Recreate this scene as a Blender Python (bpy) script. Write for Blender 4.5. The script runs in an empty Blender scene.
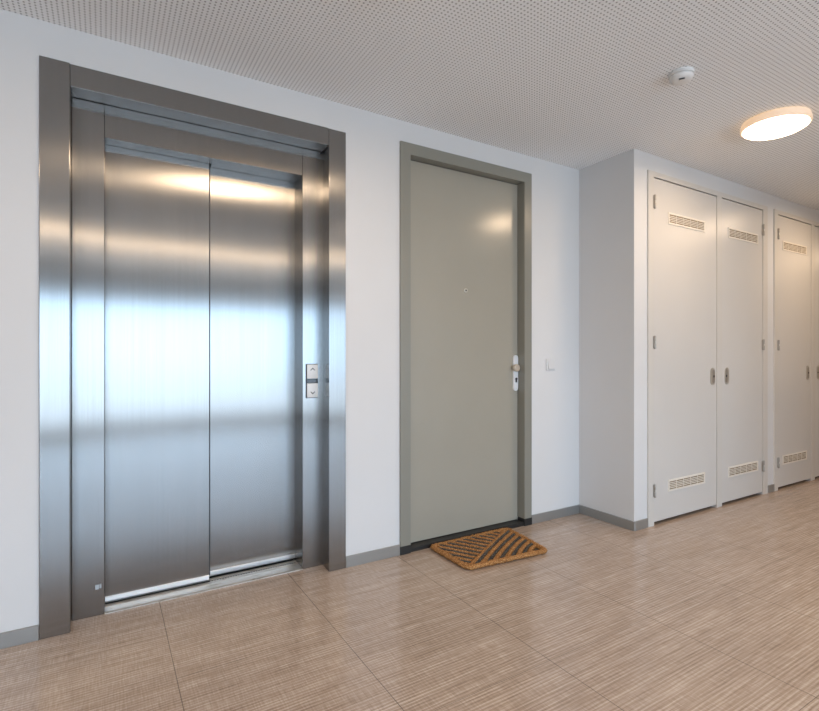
import bpy, bmesh, math, random
from mathutils import Vector, Matrix
random.seed(7)
sc = bpy.context.scene
COL = sc.collection

# ------------------------------------------------------------------ camera
CAM_H = 1.14
cd = bpy.data.cameras.new('camera'); cam = bpy.data.objects.new('camera', cd); COL.objects.link(cam)
cam.location = (0, 0, CAM_H)
cam.rotation_euler = (math.radians(90), 0, -math.atan(305.5/506))
cd.sensor_width = 36.0; cd.lens = 506/819*36; cd.clip_start = 0.05
cd.shift_y = 0.0006
sc.camera = cam

# ------------------------------------------------------------------ world, exposure
w = bpy.data.worlds.new('world'); sc.world = w; w.use_nodes = True
bg = w.node_tree.nodes['Background']
# daylight outside: blue sky above the horizon, dimmer paving below it
wn = w.node_tree; tc = wn.nodes.new('ShaderNodeTexCoord'); sxyz = wn.nodes.new('ShaderNodeSeparateXYZ')
wn.links.new(tc.outputs['Generated'], sxyz.inputs[0])
mr = wn.nodes.new('ShaderNodeMapRange'); mr.inputs['From Min'].default_value = -.06; mr.inputs['From Max'].default_value = .0
wn.links.new(sxyz.outputs[2], mr.inputs['Value'])
mx = wn.nodes.new('ShaderNodeMix'); mx.data_type = 'RGBA'; wn.links.new(mr.outputs[0], mx.inputs[0])
SKY = (0.54, 0.76, 1.0); GROUND = (0.68, 0.84, 1.0)
mx.inputs[6].default_value = (*[c*2.6 for c in GROUND], 1); mx.inputs[7].default_value = (*[c*3.9 for c in SKY], 1)
wn.links.new(mx.outputs[2], bg.inputs[0]); bg.inputs[1].default_value = 1.0
sc.view_settings.view_transform = 'Standard'; sc.view_settings.look = 'None'
sc.view_settings.exposure = 1.02; sc.view_settings.gamma = 1.0
sc.view_settings.use_curve_mapping = False

LAMP_STRENGTH = 19.5
LAMP_COLOR = (1.0, 0.73, 0.48, 1)

# room sizes
YB = 2.515      # wall with the lift and the flat door
YC = 2.07       # cupboard wall
XR = 2.962       # return between them
HC = 2.494      # ceiling
XL, XE, YF = -5.0, 9.0, -3.6
# window openings in the wall behind the camera: x0, x1, z0, z1
WINS = [(-2.1, 0.6, 0.08, 2.05), (0.9, 3.7, 0.08, 2.05)]
def portal(x0, x1, z0, z1):
    l = bpy.data.lights.new('window_portal', 'AREA'); l.shape = 'RECTANGLE'; l.size = x1-x0; l.size_y = z1-z0
    l.cycles.is_portal = True
    o = bpy.data.objects.new('window_portal', l); COL.objects.link(o)
    o.location = ((x0+x1)/2, YF-0.02, (z0+z1)/2); o.rotation_euler = (math.radians(90), 0, 0)
for W in WINS: portal(*W)

# ------------------------------------------------------------------ materials
def mat(name, color=(.5,.5,.5), rough=.5, metal=0.0, spec=.5):
    m = bpy.data.materials.new(name); m.use_nodes = True
    b = m.node_tree.nodes['Principled BSDF']
    b.inputs['Base Color'].default_value = (*color, 1); b.inputs['Roughness'].default_value = rough
    b.inputs['Metallic'].default_value = metal; b.inputs['Specular IOR Level'].default_value = spec
    return m
class NT:
    def __init__(s, m): s.t = m.node_tree; s.b = s.t.nodes['Principled BSDF']
    def n(s, typ, **kw):
        x = s.t.nodes.new(typ)
        for k, v in kw.items(): setattr(x, k, v)
        return x
    def l(s, a, b): s.t.links.new(a, b)
    def pos(s): return s.n('ShaderNodeNewGeometry').outputs['Position']
    def math(s, op, a, b=None):
        x = s.n('ShaderNodeMath', operation=op)
        for i, v in enumerate((a, b)):
            if v is None: continue
            if isinstance(v, (int, float)): x.inputs[i].default_value = v
            else: s.l(v, x.inputs[i])
        return x.outputs[0]
    def noise(s, vec, scale, detail=2, rough=.5, mul=(1,1,1)):
        mp = s.n('ShaderNodeMapping'); mp.inputs['Scale'].default_value = mul; s.l(vec, mp.inputs[0])
        x = s.n('ShaderNodeTexNoise'); x.inputs['Scale'].default_value = scale
        x.inputs['Detail'].default_value = detail; x.inputs['Roughness'].default_value = rough
        s.l(mp.outputs[0], x.inputs['Vector']); return x.outputs['Fac']
    def ramp(s, fac, stops):
        r = s.n('ShaderNodeValToRGB'); s.l(fac, r.inputs[0]); e = r.color_ramp.elements
        while len(e) < len(stops): e.new(.5)
        for x, (p, c) in zip(e, stops): x.position = p; x.color = (*c, 1)
        return r.outputs[0]
    def mix(s, fac, a, b, blend='MIX'):
        x = s.n('ShaderNodeMix', data_type='RGBA', blend_type=blend)
        for sock, v in ((x.inputs[0], fac), (x.inputs[6], a), (x.inputs[7], b)):
            if isinstance(v, (int, float)): sock.default_value = v
            elif isinstance(v, tuple): sock.default_value = (*v, 1)
            else: s.l(v, sock)
        return x.outputs[2]
    def bump(s, h, strength, dist):
        x = s.n('ShaderNodeBump'); x.inputs['Strength'].default_value = strength; x.inputs['Distance'].default_value = dist
        s.l(h, x.inputs['Height']); s.l(x.outputs[0], s.b.inputs['Normal'])

def paint(name, color, rough, bump=.05, scale=220, spec=.5, var=.02):
    m = mat(name, color, rough, 0, spec); t = NT(m); p = t.pos()
    t.bump(t.noise(p, scale, 3), bump, .002)
    n = t.noise(p, 1.7, 3)
    t.l(t.ramp(n, [(.3, tuple(c*(1-var) for c in color)), (.7, tuple(min(1, c*(1+var)) for c in color))]), t.b.inputs['Base Color'])
    return m
M = {}
M['wall'] = paint('wall_paint', (.69, .69, .69), .75, .12, 300)
M['door_green'] = paint('olive_grey_paint', (.355, .335, .28), .2, .02, 60, .5)
M['frame_green'] = paint('olive_grey_frame_paint', (.25, .245, .21), .3, .03, 90, .5)
M['cupboard'] = paint('cupboard_paint', (.635, .615, .585), .33, .04, 120, .4)
M['cupboard_frame'] = paint('cupboard_frame_paint', (.635, .61, .57), .36, .04, 120, .4)
M['baseboard'] = mat('grey_skirting', (.34, .34, .33), .3, .5)
M['black'] = mat('black_plinth', (.018, .018, .018), .45)
M['dark'] = mat('void_shade', (.012, .012, .012), .8)  # near-black colour paints the dark of unlit gaps and hollows
M['white_plastic'] = paint('white_plastic', (.78, .78, .77), .35, .02, 60)
M['switch'] = mat('switch_plastic', (.68, .68, .68), .4)
M['cream_plastic'] = paint('cream_plastic', (.82, .77, .69), .4, .02, 60)
M['vent_back'] = mat('vent_shade_paint', (.26, .19, .11), .8)  # tan tone stands in for shadow inside the vent slots
M['nickel'] = mat('satin_nickel', (.56, .53, .48), .4, .6)
M['zinc'] = mat('zinc_hinge', (.42, .39, .35), .4, .7)
M['silver'] = mat('silver_escutcheon', (.88, .89, .91), .35, .25)
M['knob'] = mat('champagne_knob', (.72, .66, .57), .3, .7)
M['brass'] = mat('cylinder_brass', (.62, .50, .33), .3, 1)
M['glass_dark'] = mat('dark_display', (.02, .022, .025), .12)
M['ink'] = mat('arrow_ink', (.03, .03, .035), .5)
M['mark'] = mat('scuff_pale', (.42, .45, .48), .6)
M['lamp_trim'] = mat('lamp_trim', (.75, .70, .62), .4)
b = M['lamp_trim'].node_tree.nodes['Principled BSDF']   # translucent ring, glows with the lamp
b.inputs['Emission Color'].default_value = (1, .58, .28, 1); b.inputs['Emission Strength'].default_value = .24
m = mat('lamp_glow', (1, 1, 1), .5); b = m.node_tree.nodes['Principled BSDF']
b.inputs['Emission Color'].default_value = LAMP_COLOR; b.inputs['Emission Strength'].default_value = 6.0
M['lamp_glow'] = m

def brushed(name, color, rough, aniso):
    m = mat(name, color, rough, 1.0); t = NT(m)
    g = t.n('ShaderNodeNewGeometry')
    cr = t.n('ShaderNodeVectorMath', operation='CROSS_PRODUCT'); cr.inputs[0].default_value = (0, 0, 1)
    t.l(g.outputs['True Normal'], cr.inputs[1])
    ad = t.n('ShaderNodeVectorMath', operation='ADD'); ad.inputs[1].default_value = (.002, 0, 0); t.l(cr.outputs[0], ad.inputs[0])
    nm = t.n('ShaderNodeVectorMath', operation='NORMALIZE'); t.l(ad.outputs[0], nm.inputs[0])
    t.l(nm.outputs[0], t.b.inputs['Tangent'])
    t.b.inputs['Anisotropic'].default_value = aniso
    n = t.noise(g.outputs['Position'], 1.0, 3, .6, (260, 260, 1.2))
    n2 = t.noise(g.outputs['Position'], 1.0, 2, .5, (9, 9, 1.0))
    c = t.ramp(n, [(.25, tuple(k*.94 for k in color)), (.75, tuple(k*1.05 for k in color))])
    c2 = t.ramp(n2, [(.3, (.95, .95, .95)), (.7, (1, 1, 1))])
    t.l(t.mix(1.0, c, c2, 'MULTIPLY'), t.b.inputs['Base Color'])
    t.l(t.math('ADD', t.math('MULTIPLY', n2, .01), rough-.005), t.b.inputs['Roughness'])
    return m
M['steel'] = brushed('brushed_steel', (.335, .333, .328), .235, 1.0)
M['steel_edge'] = mat('steel_edge', (.72, .72, .73), .3, 1)
M['steel_dark'] = brushed('brushed_steel_reveal', (.50, .49, .47), .30, .9)
m = mat('aluminium_sill', (.62, .61, .58), .38, .85); t = NT(m); p = t.pos()
n = t.noise(p, 1, 4, .6, (14, 60, 1))
t.l(t.ramp(n, [(.30, (.40, .34, .27)), (.42, (.60, .57, .52)), (.7, (.68, .66, .63))]), t.b.inputs['Base Color'])
M['sill'] = m

# perforated ceiling: square 18 mm grid of 8 mm holes
m = mat('perforated_ceiling_board', (.66, .655, .645), .8); t = NT(m); p = t.pos()
sx = t.n('ShaderNodeSeparateXYZ'); t.l(p, sx.inputs[0])
def cell(o): return t.math('SUBTRACT', t.math('FRACT', t.math('DIVIDE', t.math('ADD', o, 20.0), .018)), .5)
dx, dy = cell(sx.outputs[0]), cell(sx.outputs[1])
r = t.math('SQRT', t.math('ADD', t.math('MULTIPLY', dx, dx), t.math('MULTIPLY', dy, dy)))
edge = t.n('ShaderNodeMapRange'); edge.interpolation_type = 'SMOOTHSTEP'
edge.inputs['From Min'].default_value = .17; edge.inputs['From Max'].default_value = .24; t.l(r, edge.inputs['Value'])
t.l(t.mix(edge.outputs[0], (.32, .32, .32), (.91, .925, .935)), t.b.inputs['Base Color'])
t.b.inputs['Specular IOR Level'].default_value = .2
M['ceiling'] = m

# linen-textured vinyl floor, colour and relief only; seams are in the pattern
m = mat('linen_vinyl_floor', (.4, .3, .25), .36, 0, .5); t = NT(m); p = t.pos()
sx = t.n('ShaderNodeSeparateXYZ'); t.l(p, sx.inputs[0]); PX, PY = sx.outputs[0], sx.outputs[1]
s1 = t.noise(p, 1.0, 4, .65, (5, 150, 1))       # streaks running along X
s2 = t.noise(p, 1.0, 3, .65, (190, 14, 1))      # cross threads
s3 = t.noise(p, 1.0, 3, .55, (1.2, 26, 1))      # broad bands
s4 = t.noise(p, 2.2, 3, .5)
rib = t.n('ShaderNodeTexWave', wave_type='BANDS', bands_direction='Y', wave_profile='SIN')
rib.inputs['Scale'].default_value = 22.0; rib.inputs['Distortion'].default_value = .9; rib.inputs['Detail'].default_value = 2
rib.inputs['Detail Scale'].default_value = 1.2
t.l(p, rib.inputs['Vector'])
f1 = t.math('ADD', t.math('MULTIPLY', s1, .50), t.math('MULTIPLY', s2, .30))
f1 = t.math('ADD', f1, t.math('MULTIPLY', s3, .20))
f1 = t.math('ADD', f1, t.math('MULTIPLY', t.math('SUBTRACT', rib.outputs['Fac'], .5), .10))
c = t.ramp(f1, [(.32, (.24, .175, .134)), (.47, (.40, .312, .248)), (.55, (.50, .405, .337)), (.69, (.71, .615, .53))])
c = t.mix(.5, c, t.ramp(s4, [(.3, (.82, .80, .79)), (.7, (1, 1, 1))]), 'MULTIPLY')
def seam(coord, period, off, width):
    fr = t.math('FRACT', t.math('DIVIDE', t.math('ADD', coord, 60.5-off), period))   # 60.5 is a whole number of tiles
    d = t.math('MULTIPLY', t.math('MINIMUM', fr, t.math('SUBTRACT', 1.0, fr)), period)
    return t.math('LESS_THAN', d, width)
seamx = seam(PX, .605, .22, .0016)
left = t.math('LESS_THAN', PX, .22)
seamy = t.math('ADD', t.math('MULTIPLY', seam(PY, .605, 1.955-.605*3, .0012), t.math('SUBTRACT', 1.0, left)),
               t.math('MULTIPLY', seam(PY, .605, 2.28-.605*3, .0012), left))
c = t.mix(t.math('MULTIPLY', seamx, .72), c, (.09, .07, .06))
c = t.mix(t.math('MULTIPLY', seamy, .68), c, (.11, .085, .07))
t.l(c, t.b.inputs['Base Color'])
t.bump(f1, .12, .001)
t.b.inputs['Specular IOR Level'].default_value = .65
t.l(t.math('ADD', t.math('MULTIPLY', s1, .12), .11), t.b.inputs['Roughness'])
M['floor'] = m

# coir
m = mat('coir_fibre', (.5, .27, .1), .9, 0, .15); t = NT(m); p = t.pos()
n = t.noise(p, 210, 4, .75)
t.l(t.ramp(n, [(.36, (.07, .027, .010)), (.46, (.30, .135, .045)), (.56, (.48, .245, .09)), (.66, (.80, .52, .27))]), t.b.inputs['Base Color'])
t.bump(n, .9, .004)
M['coir'] = m
m = mat('dark_rubber_beads', (.05, .05, .045), .7); t = NT(m); p = t.pos()
n = t.noise(p, 330, 2, .6)
t.l(t.ramp(n, [(.45, (.035, .033, .03)), (.60, (.10, .095, .08)), (.68, (.50, .45, .38))]), t.b.inputs['Base Color'])
M['rubber'] = m

# ------------------------------------------------------------------ mesh helpers
class MB:
    def __init__(s): s.bm = bmesh.new()
    def box(s, x0, x1, y0, y1, z0, z1, bevel=0, seg=2):
        b = bmesh.new(); r = bmesh.ops.create_cube(b, size=1)
        for v in b.verts:
            v.co = Vector(((x0+x1)/2+v.co.x*(x1-x0), (y0+y1)/2+v.co.y*(y1-y0), (z0+z1)/2+v.co.z*(z1-z0)))
        if bevel: bmesh.ops.bevel(b, geom=b.edges[:], offset=bevel, segments=seg, affect='EDGES', profile=.5)
        s.merge(b); return s
    def merge(s, b):
        me = bpy.data.meshes.new('t'); b.to_mesh(me); s.bm.from_mesh(me); bpy.data.meshes.remove(me); b.free()
    def poly(s, pts, depth, axis):
        """prism: pts is an outline in the two axes other than `axis`, depth=(a,b) along it"""
        def P(p, d):
            return {'x': (d, p[0], p[1]), 'y': (p[0], d, p[1]), 'z': (p[0], p[1], d)}[axis]
        a = [s.bm.verts.new(P(p, depth[0])) for p in pts]; b = [s.bm.verts.new(P(p, depth[1])) for p in pts]
        fs = [s.bm.faces.new(a), s.bm.faces.new(b[::-1])]
        for i in range(len(pts)):
            j = (i+1) % len(pts); fs.append(s.bm.faces.new((a[i], b[i], b[j], a[j])))
        bmesh.ops.recalc_face_normals(s.bm, faces=fs); return s
    def lathe(s, prof, center, axis='z', n=48):
        """prof: (r, h) pairs"""
        rings = []
        for r, h in prof:
            ring = []
            for i in range(n):
                a = 2*math.pi*i/n; u, v = r*math.cos(a), r*math.sin(a)
                co = {'z': (u, v, h), 'y': (u, h, v), 'x': (h, u, v)}[axis]
                ring.append(s.bm.verts.new(Vector(co)+Vector(center)))
            rings.append(ring)
        fs = []
        for a, b in zip(rings, rings[1:]):
            for i in range(n): fs.append(s.bm.faces.new((a[i], a[(i+1) % n], b[(i+1) % n], b[i])))
        fs.append(s.bm.faces.new(rings[0][::-1])); fs.append(s.bm.faces.new(rings[-1]))
        bmesh.ops.recalc_face_normals(s.bm, faces=fs); return s
    def tube(s, pts, rx, rz, n=10, closed=False, jitter=0):
        """flattened tube along points in a horizontal plane"""
        rings = []; N = len(pts)
        for i, p in enumerate(pts):
            p = Vector(p)
            q0 = Vector(pts[(i-1) % N] if closed or i > 0 else pts[0]); q1 = Vector(pts[(i+1) % N] if closed or i < N-1 else pts[-1])
            d = (q1-q0).normalized(); side = d.cross(Vector((0, 0, 1))).normalized()
            k = 1+random.uniform(-jitter, jitter); ring = []
            for j in range(n):
                a = 2*math.pi*j/n; kk = k*(1+random.uniform(-jitter, jitter)*.5)
                ring.append(s.bm.verts.new(p+side*rx*kk*math.cos(a)+Vector((0, 0, rz*kk*math.sin(a)))))
            rings.append(ring)
        fs = []
        for i in range(N if closed else N-1):
            a, b = rings[i], rings[(i+1) % N]
            for j in range(n): fs.append(s.bm.faces.new((a[j], a[(j+1) % n], b[(j+1) % n], b[j])))
        if not closed: fs.append(s.bm.faces.new(rings[0][::-1])); fs.append(s.bm.faces.new(rings[-1]))
        bmesh.ops.recalc_face_normals(s.bm, faces=fs); return s
    def build(s, name, m, parent=None, smooth=False, bevel=0):
        if bevel:
            bmesh.ops.remove_doubles(s.bm, verts=s.bm.verts[:], dist=1e-6)
            es = [e for e in s.bm.edges if len(e.link_faces) == 2 and e.calc_face_angle(0) > .5]
            bmesh.ops.bevel(s.bm, geom=es, offset=bevel, segments=2, affect='EDGES', profile=.5)
        me = bpy.data.meshes.new(name)
        off = Vector(origin_of(parent))
        bmesh.ops.translate(s.bm, verts=s.bm.verts[:], vec=-off)
        s.bm.to_mesh(me); s.bm.free(); me.materials.append(m)
        if smooth:
            for f in me.polygons: f.use_smooth = True
            me.set_sharp_from_angle(angle=math.radians(38))
        o = bpy.data.objects.new(name, me); COL.objects.link(o)
        if parent: o.parent = parent
        return o
def origin_of(o):
    v = Vector((0, 0, 0))
    while o: v += Vector(o.location); o = o.parent
    return v
def tag(o, label=None, cat=None, group=None, kind=None):
    for k, v in (('label', label), ('category', cat), ('group', group), ('kind', kind)):
        if v: o[k] = v
    return o
def empty(name, loc):
    o = bpy.data.objects.new(name, None); COL.objects.link(o); o.location = loc; o.empty_display_size = .1; return o
def copy_tree(o, parent=None, shift=None):
    c = o.copy(); COL.objects.link(c); c.parent = parent
    for ch in list(o.children): copy_tree(ch, c)
    return c
def struct(o): o['kind'] = 'structure'; return o
def stadium(cx, cz, w, h, n=10):
    r = w/2; pts = []
    for i in range(n+1):
        a = math.pi*i/n; pts.append((cx+r*math.cos(a), cz+h/2-r+r*math.sin(a)))
    for i in range(n+1):
        a = math.pi+math.pi*i/n; pts.append((cx+r*math.cos(a), cz-h/2+r+r*math.sin(a)))
    return pts

# ------------------------------------------------------------------ room shell
struct(MB().box(XL-.3, XE+.3, YF-.3, 3.2, -.15, 0).build('floor', M['floor']))
struct(MB().box(XL-.3, XE+.3, YF-.3, 3.2, HC, HC+.15).build('ceiling', M['ceiling']))
# wall with the lift and the olive door
OX0, OX1, OZ = -.135, 1.045, 2.26         # lift opening
DX0, DX1, DZ = 1.475, 2.455, 2.345        # door opening
wb = MB()
wb.box(XL-.3, OX0, YB, 2.95, 0, HC).box(OX0, OX1, YB, 2.95, OZ, HC).box(OX1, DX0, YB, 2.95, 0, HC)
wb.box(DX0, DX1, YB, 2.95, DZ, HC).box(DX1, XR+.25, YB, 2.95, 0, HC)
wb.box(OX0, OX1, 2.88, 2.95, 0, OZ).box(DX0, DX1, 2.70, 2.95, 0, DZ)
struct(wb.build('wall_back', M['wall']))
# cupboard wall with its short return
C1 = (3.10, 4.718); C2 = (4.838, 6.45); CZ = 2.38
wr = MB()
wr.box(XR, C1[0]+.02, YC, YB, 0, HC).box(C1[0]+.02, C1[1]-.02, YC, YB, CZ-.02, HC).box(C1[1]-.02, C2[0]+.02, YC, YB, 0, HC)
wr.box(C2[0]+.02, C2[1]-.02, YC, YB, CZ-.02, HC).box(C2[1]-.02, XE, YC, YB, 0, HC)
struct(wr.build('wall_right', M['wall']))
struct(MB().box(XL-.3, XL, YF-.3, YB, 0, HC).build('wall_left', M['wall']))
struct(MB().box(XE, XE+.3, YF-.3, YC, 0, HC).build('wall_end', M['wall']))
wf = MB(); xs = XL
for i, (x0, x1, z0, z1) in enumerate(WINS):
    wf.box(xs, x0, YF-.3, YF, 0, HC).box(x0, x1, YF-.3, YF, 0, z0).box(x0, x1, YF-.3, YF, z1, HC); xs = x1
wf.box(xs, XE, YF-.3, YF, 0, HC)
struct(wf.build('wall_front', M['wall']))
struct(MB().box(3.9, XE, YF, -.45, 0, HC).build('wall_daylight_block', M['wall']))  # unseen wall block, added to keep daylight off the right side
for i, (x0, x1, z0, z1) in enumerate(WINS):
    f = MB(); t_ = .05
    f.box(x0, x0+t_, YF-.16, YF-.10, z0, z1).box(x1-t_, x1, YF-.16, YF-.10, z0, z1).box(x0+t_, x1-t_, YF-.16, YF-.10, z0, z0+t_)
    f.box(x0+t_, x1-t_, YF-.16, YF-.10, z1-t_, z1).box((x0+x1)/2-.025, (x0+x1)/2+.025, YF-.16, YF-.10, z0+t_, z1-t_)
    struct(f.build('window_%d' % (i+1), M['white_plastic']))

# skirting boards
def skirt(name, x0, x1, y0, y1):
    struct(MB().box(x0, x1, y0, y1, 0, .06, .0015, 1).build(name, M['baseboard']))
skirt('baseboard_back', XL, -.224, YB-.011, YB)
skirt('baseboard_middle', 1.114, 1.449, YB-.011, YB)
skirt('baseboard_corner', 2.481, XR-.011, YB-.011, YB)
skirt('baseboard_return', XR-.011, XR, YC-.011, YB)
skirt('baseboard_right', XR, 3.098, YC-.011, YC)
skirt('baseboard_pier', 4.720, 4.836, YC-.011, YC)

# ------------------------------------------------------------------ lift
lift = empty('elevator', (.455, 2.60, 0))
tag(lift, 'brushed stainless steel lift with two-panel sliding door in a wide metal surround', 'elevator')
yo, yi = 2.505, 2.61
# outer casing: face plates with returns into the opening
MB().poly([(-.223, yo), (-.1205, yo), (-.1205, YB-.001), (-.223, YB-.001)], (0, 2.347), 'z').poly([(-.1205, YB-.001), (-.1205, yi+.14), (-.134, yi+.14), (-.134, YB-.001)], (0, 2.259), 'z').build('casing_side', M['steel'], lift, False, .0018)
MB().poly([(1.113, yo), (1.0165, yo), (1.0181, YB-.001), (1.113, YB-.001)], (0, 2.341), 'z').poly([(1.0181, YB-.001), (1.031, yi+.14), (1.044, yi+.14), (1.044, YB-.001)], (0, 2.259), 'z').build('casing_side', M['steel'], lift, False, .0018)
MB().poly([(yo+.002, 2.252), (yo+.002, 2.344), (YB-.001, 2.344), (YB-.001, 2.259), (yi+.14, 2.259), (yi+.14, 2.252)], (-.1195, 1.0155), 'x').build('casing_header', M['steel'], lift, False, .0018)
# inner frame
MB().box(-.119, .002, yi, yi+.07, 0, 2.2505).build('jamb', M['steel'], lift, False, .0018)
jr = MB().poly([(.909, yi), (1.0295, yi), (1.0295, yi+.07), (.925, yi+.155), (.909, yi+.155)], (0, 2.2505), 'z').build('jamb', M['steel'], lift, False, .0018)
MB().box(.0035, .9075, yi+.0015, yi+.085, 2.106, 2.250).box(.466, .9075, yi+.085, yi+.129, 2.106, 2.250).build('transom', M['steel'], lift)
# small pieces on the frame
MB().box(-.033, -.019, yi-.0008, yi, .115, .136).box(-.017, -.010, yi-.0008, yi, .118, .137).build('scuff_mark', M['mark'], lift)
# leaves
for nm_, x0, x1, y0 in (('door_panel', .002, .4533, 2.698), ('door_panel', .462, .935, 2.742)):
    leaf = MB().box(x0, x1, y0, y0+.028, .026, 2.235, .0012, 1).build(nm_, M['steel'], lift)
    MB().box(x0+.001, x1-.001, y0-.0025, y0, .017, .040, .0008, 1).build('bottom_strip', M['steel_edge'], leaf)
MB().box(.4545, .4615, 2.722, 2.745, .026, 2.235).build('meeting_strip', M['ink'], lift)
MB().box(-.10, 1.02, 2.775, 2.80, .0, 2.25).build('shaft_light_block', M['dark'], lift)  # unseen dark sheet, added to keep outside light from the door gaps
# sill with guide grooves
sp = [(yi-.004, 0), (yi-.004, .004), (yi+.002, .007), (2.664, .007)]
y = 2.664
for k in range(2):
    sp += [(y+.004, .007), (y+.004, .003), (y+.010, .003), (y+.010, .007)]; y += .012
sp += [(2.694, .007), (2.694, .001), (2.718, .001), (2.718, .007), (2.734, .007), (2.734, .001), (2.770, .001), (2.770, .007), (2.774, .007), (2.774, 0)]
sill = MB().poly(sp, (.0025, .9085), 'x').build('sill', M['sill'], lift)
g = MB(); x = .46
while x < .905:
    g.box(x, x+.006, 2.7005, 2.7165, .001, .0055); x += .013
g.build('track_grating', M['zinc'], sill)
MB().box(.004, .907, 2.6945, 2.7175, .001, .0018).box(.004, .907, 2.7345, 2.7695, .001, .0018).build('groove_shade', M['dark'], sill)  # black lining; the shade in the guide grooves is painted in
# call panel
cx_, cy_ = .958, yi
MB().box(.926, .993, yi-.005, yi, .914, 1.097, .002, 1).build('call_plate', M['glass_dark'], lift)
def button(z0, z1, up):
    b = MB().box(.930, .9915, yi-.011, yi-.0052, z0, z1, .003, 2).build('call_button', M['white_plastic'], lift, True)
    zc = (z0+z1)/2+(.012 if up else -.012); s = 1 if up else -1; xc = .961; t_ = .003; a = .012
    MB().poly([(xc-a, zc-s*a*.6), (xc-a+t_*s*.0, zc-s*a*.6+s*t_*1.6), (xc, zc+s*a*.5+s*t_), (xc+a, zc-s*a*.6+s*t_*1.6), (xc+a, zc-s*a*.6), (xc, zc+s*a*.5-s*t_)],
              (yi-.0118, yi-.0111), 'y').build('arrow', M['ink'], b)
button(1.018, 1.094, True); button(.917, .993, False)
MB().box(.930, .9915, yi-.009, yi-.0052, .996, 1.015, .001, 1).build('floor_display', M['glass_dark'], lift)

# ------------------------------------------------------------------ olive grey flat door
door = struct(empty('door_1', (1.965, YB, 0)))
tag(door, 'tall olive grey flush door in matching steel frame with peephole', None)
fy = YB-.012; dl = 2.567
def frame_side(x0, x1, xr):      # x1 is the edge at the opening
    return MB().box(min(x0, x1), max(x0, x1), fy, YB, .048, 2.372).box(min(x1, xr), max(x1, xr), fy, dl+.05, .048, 2.306)
F = MB().poly([(1.452, fy), (1.519, fy), (1.519, dl+.05), (1.477, dl+.05), (1.477, YB-.001), (1.452, YB-.001)], (.048, 2.306), 'z')
F.poly([(2.477, fy), (2.412, fy), (2.412, dl+.05), (2.453, dl+.05), (2.453, YB-.001), (2.477, YB-.001)], (.048, 2.306), 'z')
F.poly([(fy, 2.306), (fy, 2.372), (YB-.001, 2.372), (YB-.001, 2.343), (dl+.05, 2.343), (dl+.05, 2.306)], (1.452, 2.477), 'x')
F.build('frame', M['frame_green'], door)
P = MB().poly([(1.450, fy-.001), (1.5195, fy-.001), (1.5195, dl), (1.477, dl), (1.477, YB-.001), (1.450, YB-.001)], (0, .048), 'z')
P.poly([(2.479, fy-.001), (2.4115, fy-.001), (2.4115, dl), (2.453, dl), (2.453, YB-.001), (2.479, YB-.001)], (0, .048), 'z')
P.build('plinth', M['black'], door)
MB().box(1.52, 2.411, YB-.005, dl+.05, 0, .026, .003, 2).build('threshold', M['black'], door)
MB().box(1.521, 2.409, dl, dl+.045, .03, 2.303, .0015, 1).build('leaf', M['door_green'], door)
MB().poly(stadium(2.385, 1.025, .042, .242), (dl-.009, dl), 'y').build('handle_plate', M['silver'], door)
hp = MB().lathe([(.016, -.009), (.016, -.016), (.024, -.020), (.026, -.028), (.025, -.038), (.020, -.043), (.004, -.044)], (2.370, dl, 1.060), 'y', 32)
hp.build('door_knob', M['knob'], door, True)
MB().lathe([(.0085, -.009), (.0085, -.014), (.007, -.016)], (2.387, dl, .985), 'y', 20).box(2.381, 2.391, dl-.015, dl-.009, .962, .985).build('keyhole', M['ink'], door)
MB().lathe([(.013, 0), (.013, -.004), (.010, -.005), (.0065, -.005)], (1.966, dl, 1.556), 'y', 24).build('peephole', M['nickel'], door, True)
MB().lathe([(.0062, -.0051), (.0062, -.0056)], (1.966, dl, 1.556), 'y', 16).build('peephole_lens', M['glass_dark'], door)

# ------------------------------------------------------------------ light switch
sw = empty('light_switch', (2.663, YB, 1.08))
tag(sw, 'small white square light switch on the white wall beside the olive door', 'light switch')
MB().box(2.622, 2.704, YB-.009, YB, 1.039, 1.121, .003, 2).build('switch_plate', M['switch'], sw, True)
MB().poly([(YB-.009, 1.052), (YB-.009, 1.108), (YB-.011, 1.108), (YB-.016, 1.052)], (2.635, 2.691), 'x').build('rocker', M['switch'], sw)

# ------------------------------------------------------------------ cupboards
def hinge(parent, x, z0, z1):
    m_ = MB(); zm = (z0+z1)/2
    for a, b in ((z0, zm-.009), (zm+.009, z1)): m_.lathe([(.007, a), (.008, a+.002), (.008, b-.002), (.007, b)], (x, YC-.014, 0), 'z', 16)
    m_.lathe([(.004, zm-.010), (.004, zm+.010)], (x, YC-.014, 0), 'z', 12)
    m_.box(x-.015, x+.015, YC-.011, YC-.0075, z0+.003, z1-.003)
    m_.build('hinge', M['zinc'], parent, True)
def grille(parent, xc, zc, w_=.455, h_=.080):
    x0, x1, z0, z1 = xc-w_/2, xc+w_/2, zc-h_/2, zc+h_/2; e = .012; y1 = YC-.006; y0 = y1-.005
    m_ = MB().box(x0, x1, y0, y1, z0, z0+e).box(x0, x1, y0, y1, z1-e, z1).box(x0, x0+e, y0, y1, z0+e, z1-e).box(x1-e, x1, y0, y1, z0+e, z1-e)
    n = 5; st = (h_-2*e)/n
    for k in range(1, n): m_.box(x0+e, x1-e, y0+.001, y1, z0+e+k*st-.0023, z0+e+k*st+.0023)
    for k in range(1, 5): xx = x0+e+k*(w_-2*e)/5; m_.box(xx-.002, xx+.002, y0+.001, y1, z0+e, z1-e)
    g_ = m_.build('vent_grille', M['cream_plastic'], parent)
    return g_
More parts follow.
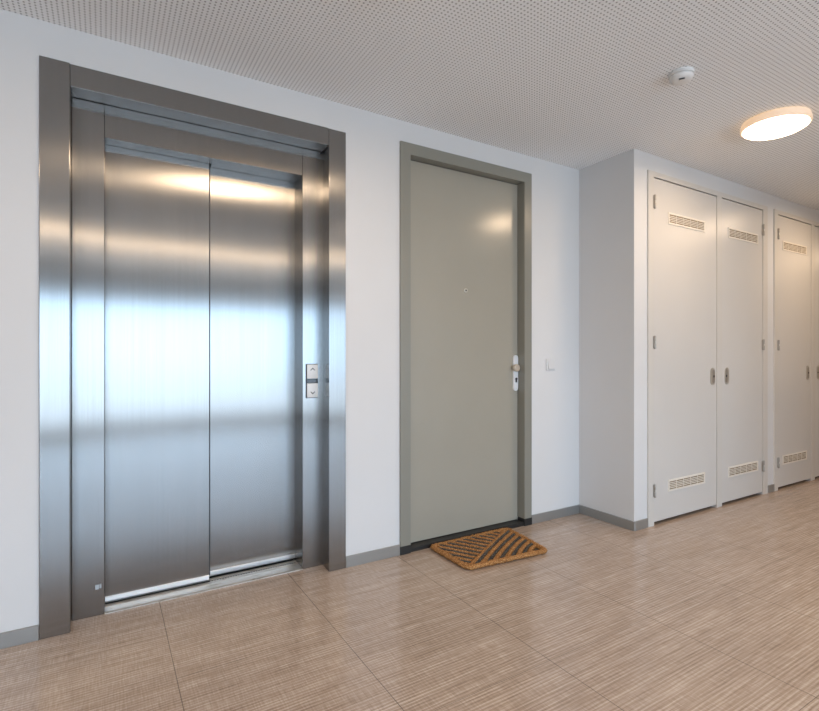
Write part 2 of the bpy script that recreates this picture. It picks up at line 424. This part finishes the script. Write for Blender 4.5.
def vent_back(parent, xc, zc, w_=.44, h_=.066):
    MB().box(xc-w_/2, xc+w_/2, YC-.0070, YC-.0061, zc-h_/2, zc+h_/2).build('vent_slot_shade', M['vent_back'], parent)  # thin sheet whose colour paints the shadow between the slats
def lock(parent, xc, zc, side):
    m_ = MB().poly(stadium(xc, zc, .060, .128), (YC-.010, YC-.0055), 'y'); p_ = m_.build('lock_plate', M['nickel'], parent)
    MB().poly(stadium(xc+side*.010, zc, .028, .100), (YC-.0108, YC-.0101), 'y').build('pull_recess', M['zinc'], p_)
    MB().lathe([(.008, -.0109), (.008, -.013)], (xc+side*.012, YC, zc), 'y', 16).build('lock_cylinder', M['ink'], p_)
def cupboard(label, X0, X1, l0, l1, m1, r1, vents, locks):
    c = empty('utility_cupboard', ((X0+X1)/2, YC, 0)); tag(c, label, 'cupboard', )
    zt = 2.338; y0 = YC-.010; y1 = YC+.04
    f = MB().box(X0, l0-.003, y0, y1, 0, CZ).box(r1+.003, X1, y0, y1, 0, CZ).box(l0-.003, r1+.003, y0, y1, zt+.006, CZ)
    f.box(l1+.003, m1-.003, y0+.001, y1, 0, zt+.006)
    f.build('frame', M['cupboard_frame'], c)
    MB().box(X0+.021, X1-.021, YC+.06, YC+.07, 0, CZ-.021).build('interior_shade', M['dark'], c)  # dark sheet painted as the unlit inside, also stops light leaking under the doors
    for k, (a, b) in enumerate(((l0, l1), (m1, r1))):
        d = MB().box(a, b, YC-.006, YC+.034, .022, zt, .0015, 1).build('door', M['cupboard'], c)
        xh = a-.001 if k == 0 else b+.001
        for z0, z1 in ((2.130, 2.222), (1.187, 1.276), (.190, .280)): hinge(d, xh, z0, z1)
        for zc in (2.090, .246): grille(d, vents[k], zc); vent_back(d, vents[k], zc)
        lock(d, locks[k], .988, 1 if k == 0 else -1)
    return c
cupboard('pale beige double-door built-in cupboard nearest the white wall corner', 3.10, 4.718, 3.166, 3.942, 4.018, 4.640, (3.553, 4.333), (3.886, 4.086))
cupboard('beige double-door built-in cupboard farther from the wall corner, past the narrow pier', 4.838, 6.45, 4.900, 5.535, 5.612, 6.388, (5.215, 6.00), (5.462, 5.68))

# ------------------------------------------------------------------ ceiling fittings
def lamp(x, y, label, group=None):
    L = empty('ceiling_lamp', (x, y, HC)); tag(L, label, 'lamp', group)
    MB().lathe([(.150, HC), (.163, HC-.005), (.169, HC-.028), (.169, HC-.042), (.163, HC-.048), (.156, HC-.046)], (x, y, 0), 'z', 64).build('lamp_housing', M['lamp_trim'], L, True)
    MB().lathe([(.155, HC-.046), (.155, HC-.052), (.142, HC-.060), (.09, HC-.065), (.02, HC-.067)], (x, y, 0), 'z', 64).build('diffuser', M['lamp_glow'], L, True)
    li = bpy.data.lights.new('lamp_light', 'AREA'); li.shape = 'DISK'; li.size = .29
    li.energy = LAMP_STRENGTH*math.pi*math.pi*.145**2; li.color = LAMP_COLOR[:3]
    lo = bpy.data.objects.new('lamp_light', li); COL.objects.link(lo); lo.parent = L; lo.location = (0, 0, -.071)
    return L
LX, LY = 3.29, 1.398
l0 = lamp(LX, LY, 'round flush ceiling lamp glowing white on the perforated ceiling near the cupboards')
for i, (x, y) in enumerate([(LX+1.9, LY), (LX+4.7, LY), (LX-2.5, LY), (LX-5.0, LY), (LX, -1.2), (LX-1.25, -1.2), (LX-2.5, -1.2), (LX-3.75, -1.2), (LX-5.0, -1.2)]):  # out of view; streaks give the rows, extra lamps are added for more light
    c = copy_tree(l0); c.location = (x, y, HC)
    c['label'] = 'unseen round ceiling lamp in rows read from steel lift streaks, with extras added for light'; c['group'] = 'lamps out of the frame'

sd = empty('smoke_detector', (2.365, 1.40, HC)); x, y = 2.365, 1.40
tag(sd, 'small white round smoke detector on the perforated ceiling', 'smoke detector')
MB().lathe([(.054, HC), (.056, HC-.006), (.055, HC-.014), (.047, HC-.016)], (x, y, 0), 'z', 40).build('base', M['white_plastic'], sd, True)
MB().lathe([(.050, HC-.016), (.052, HC-.022), (.047, HC-.034), (.036, HC-.041), (.028, HC-.043)], (x, y, 0), 'z', 40).build('cover', M['white_plastic'], sd, True)
m_ = MB()
for k in range(5):
    a = math.radians(-146-20+8*k); m_.tube([(x+.033*math.cos(a), y+.033*math.sin(a), HC-.0425), (x+.033*math.cos(a+.14), y+.033*math.sin(a+.14), HC-.0425)], .004, .004, 8)
m_.build('sensor_slot', M['ink'], sd)

# ------------------------------------------------------------------ doormat
mt = empty('doormat', (1.94, 2.3, 0))
tag(mt, 'rectangular brown coir doormat with diagonal dark stripes in front of the olive door', 'doormat')
A, B_, C_, D_ = Vector((1.640, 2.500, 0)), Vector((1.640, 2.130, 0)), Vector((2.205, 2.085, 0)), Vector((2.262, 2.497, 0))
def rounded(pts, r, n=6):
    out = []
    for i, p in enumerate(pts):
        a = pts[i-1]; b = pts[(i+1) % len(pts)]; u = (a-p).normalized()*r; v = (b-p).normalized()*r
        for k in range(n+1):
            s = k/n; out.append((1-s)**2*(p+u)+2*s*(1-s)*p+s*s*(p+v))
    return out
def densify(pts, step, closed=True):
    out = []; N = len(pts)
    for i in range(N if closed else N-1):
        a, b = pts[i], pts[(i+1) % N]; n = max(1, round((b-a).length/step))
        for k in range(n): out.append(a.lerp(b, k/n))
    if not closed: out.append(pts[-1])
    return out
cen = (A+B_+C_+D_)/4
inner = [p+(cen-p).normalized()*.02 for p in (A, B_, C_, D_)]
zt = .014
MB().tube([(p.x, p.y, zt) for p in densify(rounded(inner, .03), .007)], .017, .0130, 12, True, .16).build('rim', M['coir'], mt, True)
MB().poly([(p.x, p.y) for p in rounded([p+(cen-p).normalized()*.03 for p in (A, B_, C_, D_)], .04)], (0.001, .007), 'z').build('backing', M['rubber'], mt)
Bi, Di = inner[1], inner[3]
dg = (Di-Bi).normalized(); nr = Vector((dg.y, -dg.x, 0))      # towards the front right corner
def inside_span(o, d):
    """range of t for which o+t*d is inside the mat outline"""
    lo, hi = -9, 9; q = [p+(cen-p).normalized()*.028 for p in (A, B_, C_, D_)]
    for i in range(4):
        a, b = q[i], q[(i+1) % 4]; e = b-a; n = Vector((-e.y, e.x, 0))   # outline is anticlockwise
        num = n.dot(o-a); den = n.dot(d)
        if abs(den) < 1e-9:
            if num < 0: return None
            continue
        t_ = -num/den
        if den > 0: lo = max(lo, t_)
        else: hi = min(hi, t_)
    return (lo, hi) if hi-lo > .03 else None
def strand(kind, o, d, span, bow=0, wr_=.0125):
    n = max(4, int((span[1]-span[0])/.007)); pts = []
    for k in range(n+1):
        s = k/n; p = o+d*(span[0]+(span[1]-span[0])*s)+nr*bow*math.sin(math.pi*s)
        pts.append((p.x, p.y, .014))
    if kind == 'coir_rib': MB().tube(pts, wr_, .0110, 10, False, .16).build('coir_rib', M['coir'], mt, True)
    else:
        m_ = MB(); q = 0
        while q < len(pts)-1:
            a = Vector(pts[q]); 
            for sd_ in (-1, 1):
                c_ = a+nr.cross(Vector((0, 0, 1)))*0 + (Vector((-d.y, d.x, 0)))*sd_*.0045
                m_.lathe([(.0015, .006), (.0042, .010), (.0042, .020), (.0015, .0235)], (c_.x, c_.y, 0), 'z', 7)
            q += 1
        m_.build('rubber_strip', M['rubber'], mt, True)
# strands parallel to the diagonal over the front right half
pitch = .0235
for k in range(0, 11):
    o = Bi+nr*(k*pitch); sp_ = inside_span(o, dg)
    if sp_: strand('coir_rib' if k % 2 == 0 else 'rubber_strip', o, dg, sp_, -.010 if k else 0, .014)
# shorter strands square to it over the back left half
pd = -nr
L_ = (Di-Bi).length; k = 0; s = .035
while s < L_-.03:
    o = Bi+dg*s; sp_ = inside_span(o, pd)
    if sp_ and sp_[1] > .035: strand('coir_rib' if k % 2 == 0 else 'rubber_strip', o, pd, (.012, sp_[1]), 0, .0115)
    s += .0255; k += 1
